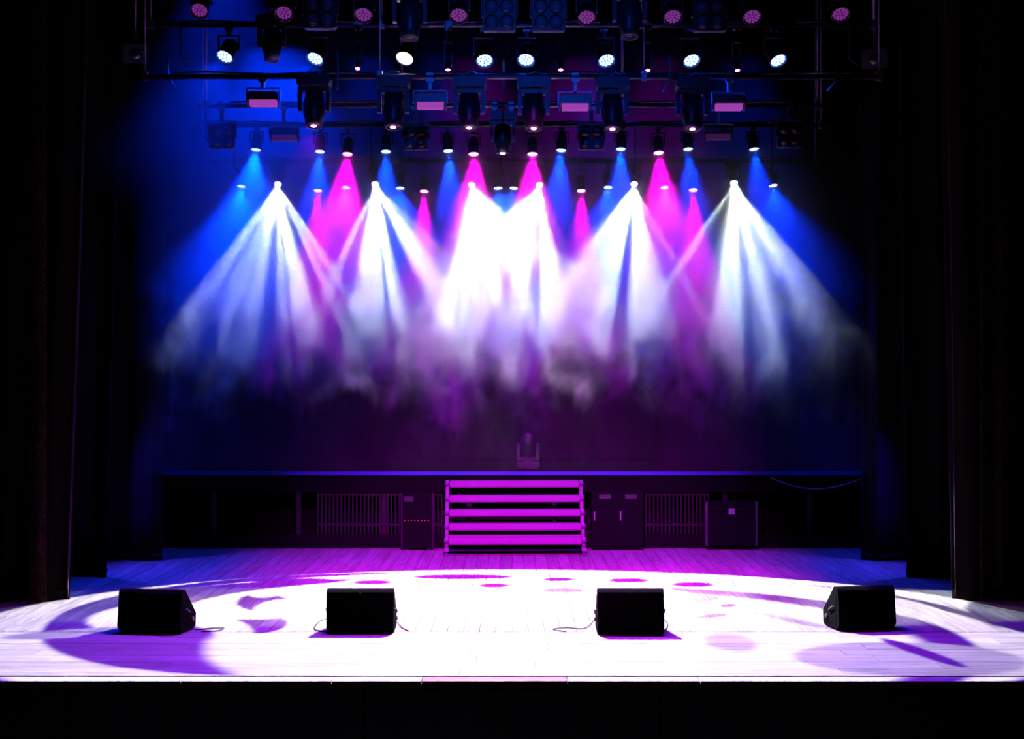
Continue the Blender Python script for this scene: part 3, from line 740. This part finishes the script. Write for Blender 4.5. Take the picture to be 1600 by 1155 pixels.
for i, (x, y) in enumerate([(443, 208), (1123, 206)]):
    strobe(('dim purple strobe bar low at the left of the rig', 'dim purple strobe bar low at the right of the rig')[i], 'dim strobe bars over mid stage', x, y, 15.2, PIPES['blinder'][1], L_strobed)

# hanging cable tails with hooked ends
TAILS = [(262, 85, 273, 136, 13.4), (282, 62, 296, 96, 14.0), (322, 190, 330, 226, 15.2), (366, 230, 375, 272, 16.8), (787, 82, 787, 143, 14.0), (783, 225, 786, 273, 16.8), (1046, 88, 1036, 144, 13.4), (1305, 95, 1293, 142, 13.4), (1327, 65, 1341, 102, 14.0), (1250, 190, 1240, 233, 15.2), (1206, 225, 1199, 271, 16.8), (992, 225, 990, 272, 16.8), (580, 225, 582, 275, 16.8), (528, 82, 527, 140, 13.4)]
M_tail = mat('tail_sleeve', (0.32, 0.28, 0.36), 0.4)
def tails():
    for i, (x0, y0, x1, y1, d) in enumerate(TAILS):
        p0, p1 = at(x0, y0, d - .035), at(x1, y1, d - .035)
        zt = [z for k, (dd, z, h) in PIPES.items() if abs(dd - d) < .01][0]
        nm = ['outermost left over the front', 'left, beside the top corner', 'left of the mid stage blinders', 'left end of the middle row', 'centre of the upper row', 'centre of the middle row', 'right of centre in the upper rig', 'right end of the upper rig', 'right top corner', 'right of the mid stage blinders', 'right end of the middle row', 'above the fifth white beam', 'above the second white beam', 'left of centre in the upper rig'][i]
        kx = p0 + Vector((0, 0, (p1.z - p0.z) * .72))
        one_ = one('hanging_cable', lambda b: b.tube([Vector((p0.x, d, zt + .03)), Vector((p0.x, d - .035, zt + .02)), p0, kx, p1], .010, 6), M_tail)
        tag(one_, f'thin hanging cable tail, {nm}', 'cable', 'cable tails hanging from the pipes')
tails()
# small side boxes high up beside the rig
for i, (x, y) in enumerate([(212, 84), (1366, 92)]):
    b0 = thing('side_speaker', ('small dark box hung high at left beside the rig', 'small dark box hung high at right beside the rig')[i], 'speaker', at(x, y, 15.0), (R(12), 0, R(-18 if i else 18)), 'small boxes hung beside the rig')
    one('cabinet', lambda b: b.box(-.13, .13, 0, .2, -.10, .10, ch=.015), M_grey, b0)
    one('grille', lambda b: b.lathe([(.06, 0), (.055, .012), (.02, .016)], 16, Matrix.Rotation(R(90), 4, 'X')), M_black, b0)
    one('hanger', lambda b: b.tube([(0, .1, .09), (0, .1, 3.9)], .012, 6), M_steel, b0)

# ------------------------------------------------------------------ wedge monitors and their cables
M_mon = mat('monitor_paint', (0.008, 0.008, 0.009), 0.9, 0, 0.3, 60.0, spec=0.03)
M_gr = mat('monitor_grille', (0.006, 0.006, 0.007), 0.9, 0, 0.3, 120.0, spec=0.03)
M_badge = mat('monitor_screw', (0.10, 0.10, 0.11), 0.5, 0.0)
def monitor(label, px, py, wpx, rotz, hpx=70):
    X, Y = fl(px, py)
    w2 = wpx * Y / F / 2
    h = hpx * Y / F
    root = thing('stage_monitor', label, 'speaker', (X, Y, 0), (0, 0, R(rotz)), 'wedge monitors along the stage front')
    # side outline in y (upstage) and z: tall back to the house, sloping grille to the performers
    prof = [(.05, .012), (.0, .06), (.035, h - .025), (.06, h), (.115, h), (.37, .14), (.36, .03), (.33, .012)]
    M = Matrix(((0, 1, 0, 0), (1, 0, 0, 0), (0, 0, 1, 0), (0, 0, 0, 1)))
    one('cabinet', lambda b: b.prism(prof, -w2, w2, M), M_mon, root)
    one('back_panel', lambda b: b.prism([(-.004, .075), (.026, h - .05), (.034, h - .05), (.004, .075)], -w2 + .025, w2 - .025, M), M_gr, root)
    one('grille', lambda b: b.prism([(.13, h - .012), (.365, .16), (.375, .165), (.14, h - .004)], -w2 + .02, w2 - .02, M), M_gr, root)
    for q in (-1, 1):
        sp = one('side_plate', lambda b: b.prism([(.07, .05), (.055, h - .05), (.10, h - .05), (.33, .15), (.32, .05)], q * w2 - .003, q * w2 + .003, M), M_mon, root)
        one('socket', lambda b: b.lathe([(.022, 0), (.022, .014), (.014, .014)], 12, Matrix.Translation((q * (w2 + .002), .27, .10)) @ Matrix.Rotation(q * R(90), 4, 'Y')), M_badge, sp)
        one('handle', lambda b: b.tube([(q * (w2 + .003), .10, .20), (q * (w2 + .018), .115, .21), (q * (w2 + .018), .185, .17), (q * (w2 + .003), .20, .155)], .008, 6), M_grey, sp)
        one('foot', lambda b: (b.lathe([(.02, 0), (.02, .013)], 10, Matrix.Translation((q * (w2 - .05), .09, 0))), b.lathe([(.02, 0), (.02, .013)], 10, Matrix.Translation((q * (w2 - .05), .30, 0)))), M_black, root)
    one('screw', lambda b: b.lathe([(.006, 0), (.005, .004)], 8, Matrix.Translation((0, .031, h - .035)) @ Matrix.Rotation(R(90), 4, 'X')), M_badge, root)
    return root
monitor('black wedge monitor at far left, turned to show its right side', 232, 991, 104, -9, 68)
monitor('black wedge monitor, left of centre, with cable loop on its left', 562, 991, 105, 0, 69)
monitor('black wedge monitor, right of centre, long cable trailing to its left', 986, 993, 104, 0, 71)
monitor('black wedge monitor at far right, turned to show its left side', 1356, 986, 95, 10, 68)

def cable(label, pts):
    P = []
    for x, y, z in pts:
        fx, fy = fl(x, y)
        P.append(Vector((fx * (1), fy, z)))
    out = []
    for i in range(len(P) - 1):
        p0, p1, p2, p3 = P[max(i - 1, 0)], P[i], P[i + 1], P[min(i + 2, len(P) - 1)]
        for k in range(6):
            q = k / 6
            out.append(.5 * ((2 * p1) + (p2 - p0) * q + (2 * p0 - 5 * p1 + 4 * p2 - p3) * q * q + (3 * p1 - p0 - 3 * p2 + p3) * q ** 3))
    out.append(P[-1])
    tag(one('speaker_cable', lambda b: b.tube(out, .0055, 6), M_cable), label, 'cable', 'cables of the wedge monitors')
cable('thin black cable trailing right from the far left monitor', [(284, 976, .09), (296, 982, .03), (306, 985, .007), (330, 983, .007), (350, 983, .007), (338, 987, .007), (315, 988, .007)])
cable('thin black cable loop at the left side of the second monitor', [(511, 972, .03), (500, 974, .02), (492, 980, .007), (494, 986, .007), (512, 988, .007)])
cable('short black cable running right from the second monitor', [(615, 974, .05), (622, 978, .02), (630, 983, .007), (638, 987, .007)])
cable('long thin black cable trailing left from the third monitor', [(931, 974, .05), (920, 982, .02), (908, 984, .007), (885, 982, .007), (864, 985, .007), (884, 988, .007)])
cable('thin black cable loop at the right side of the third monitor', [(1037, 972, .03), (1042, 975, .012), (1043, 981, .007), (1038, 986, .007)])
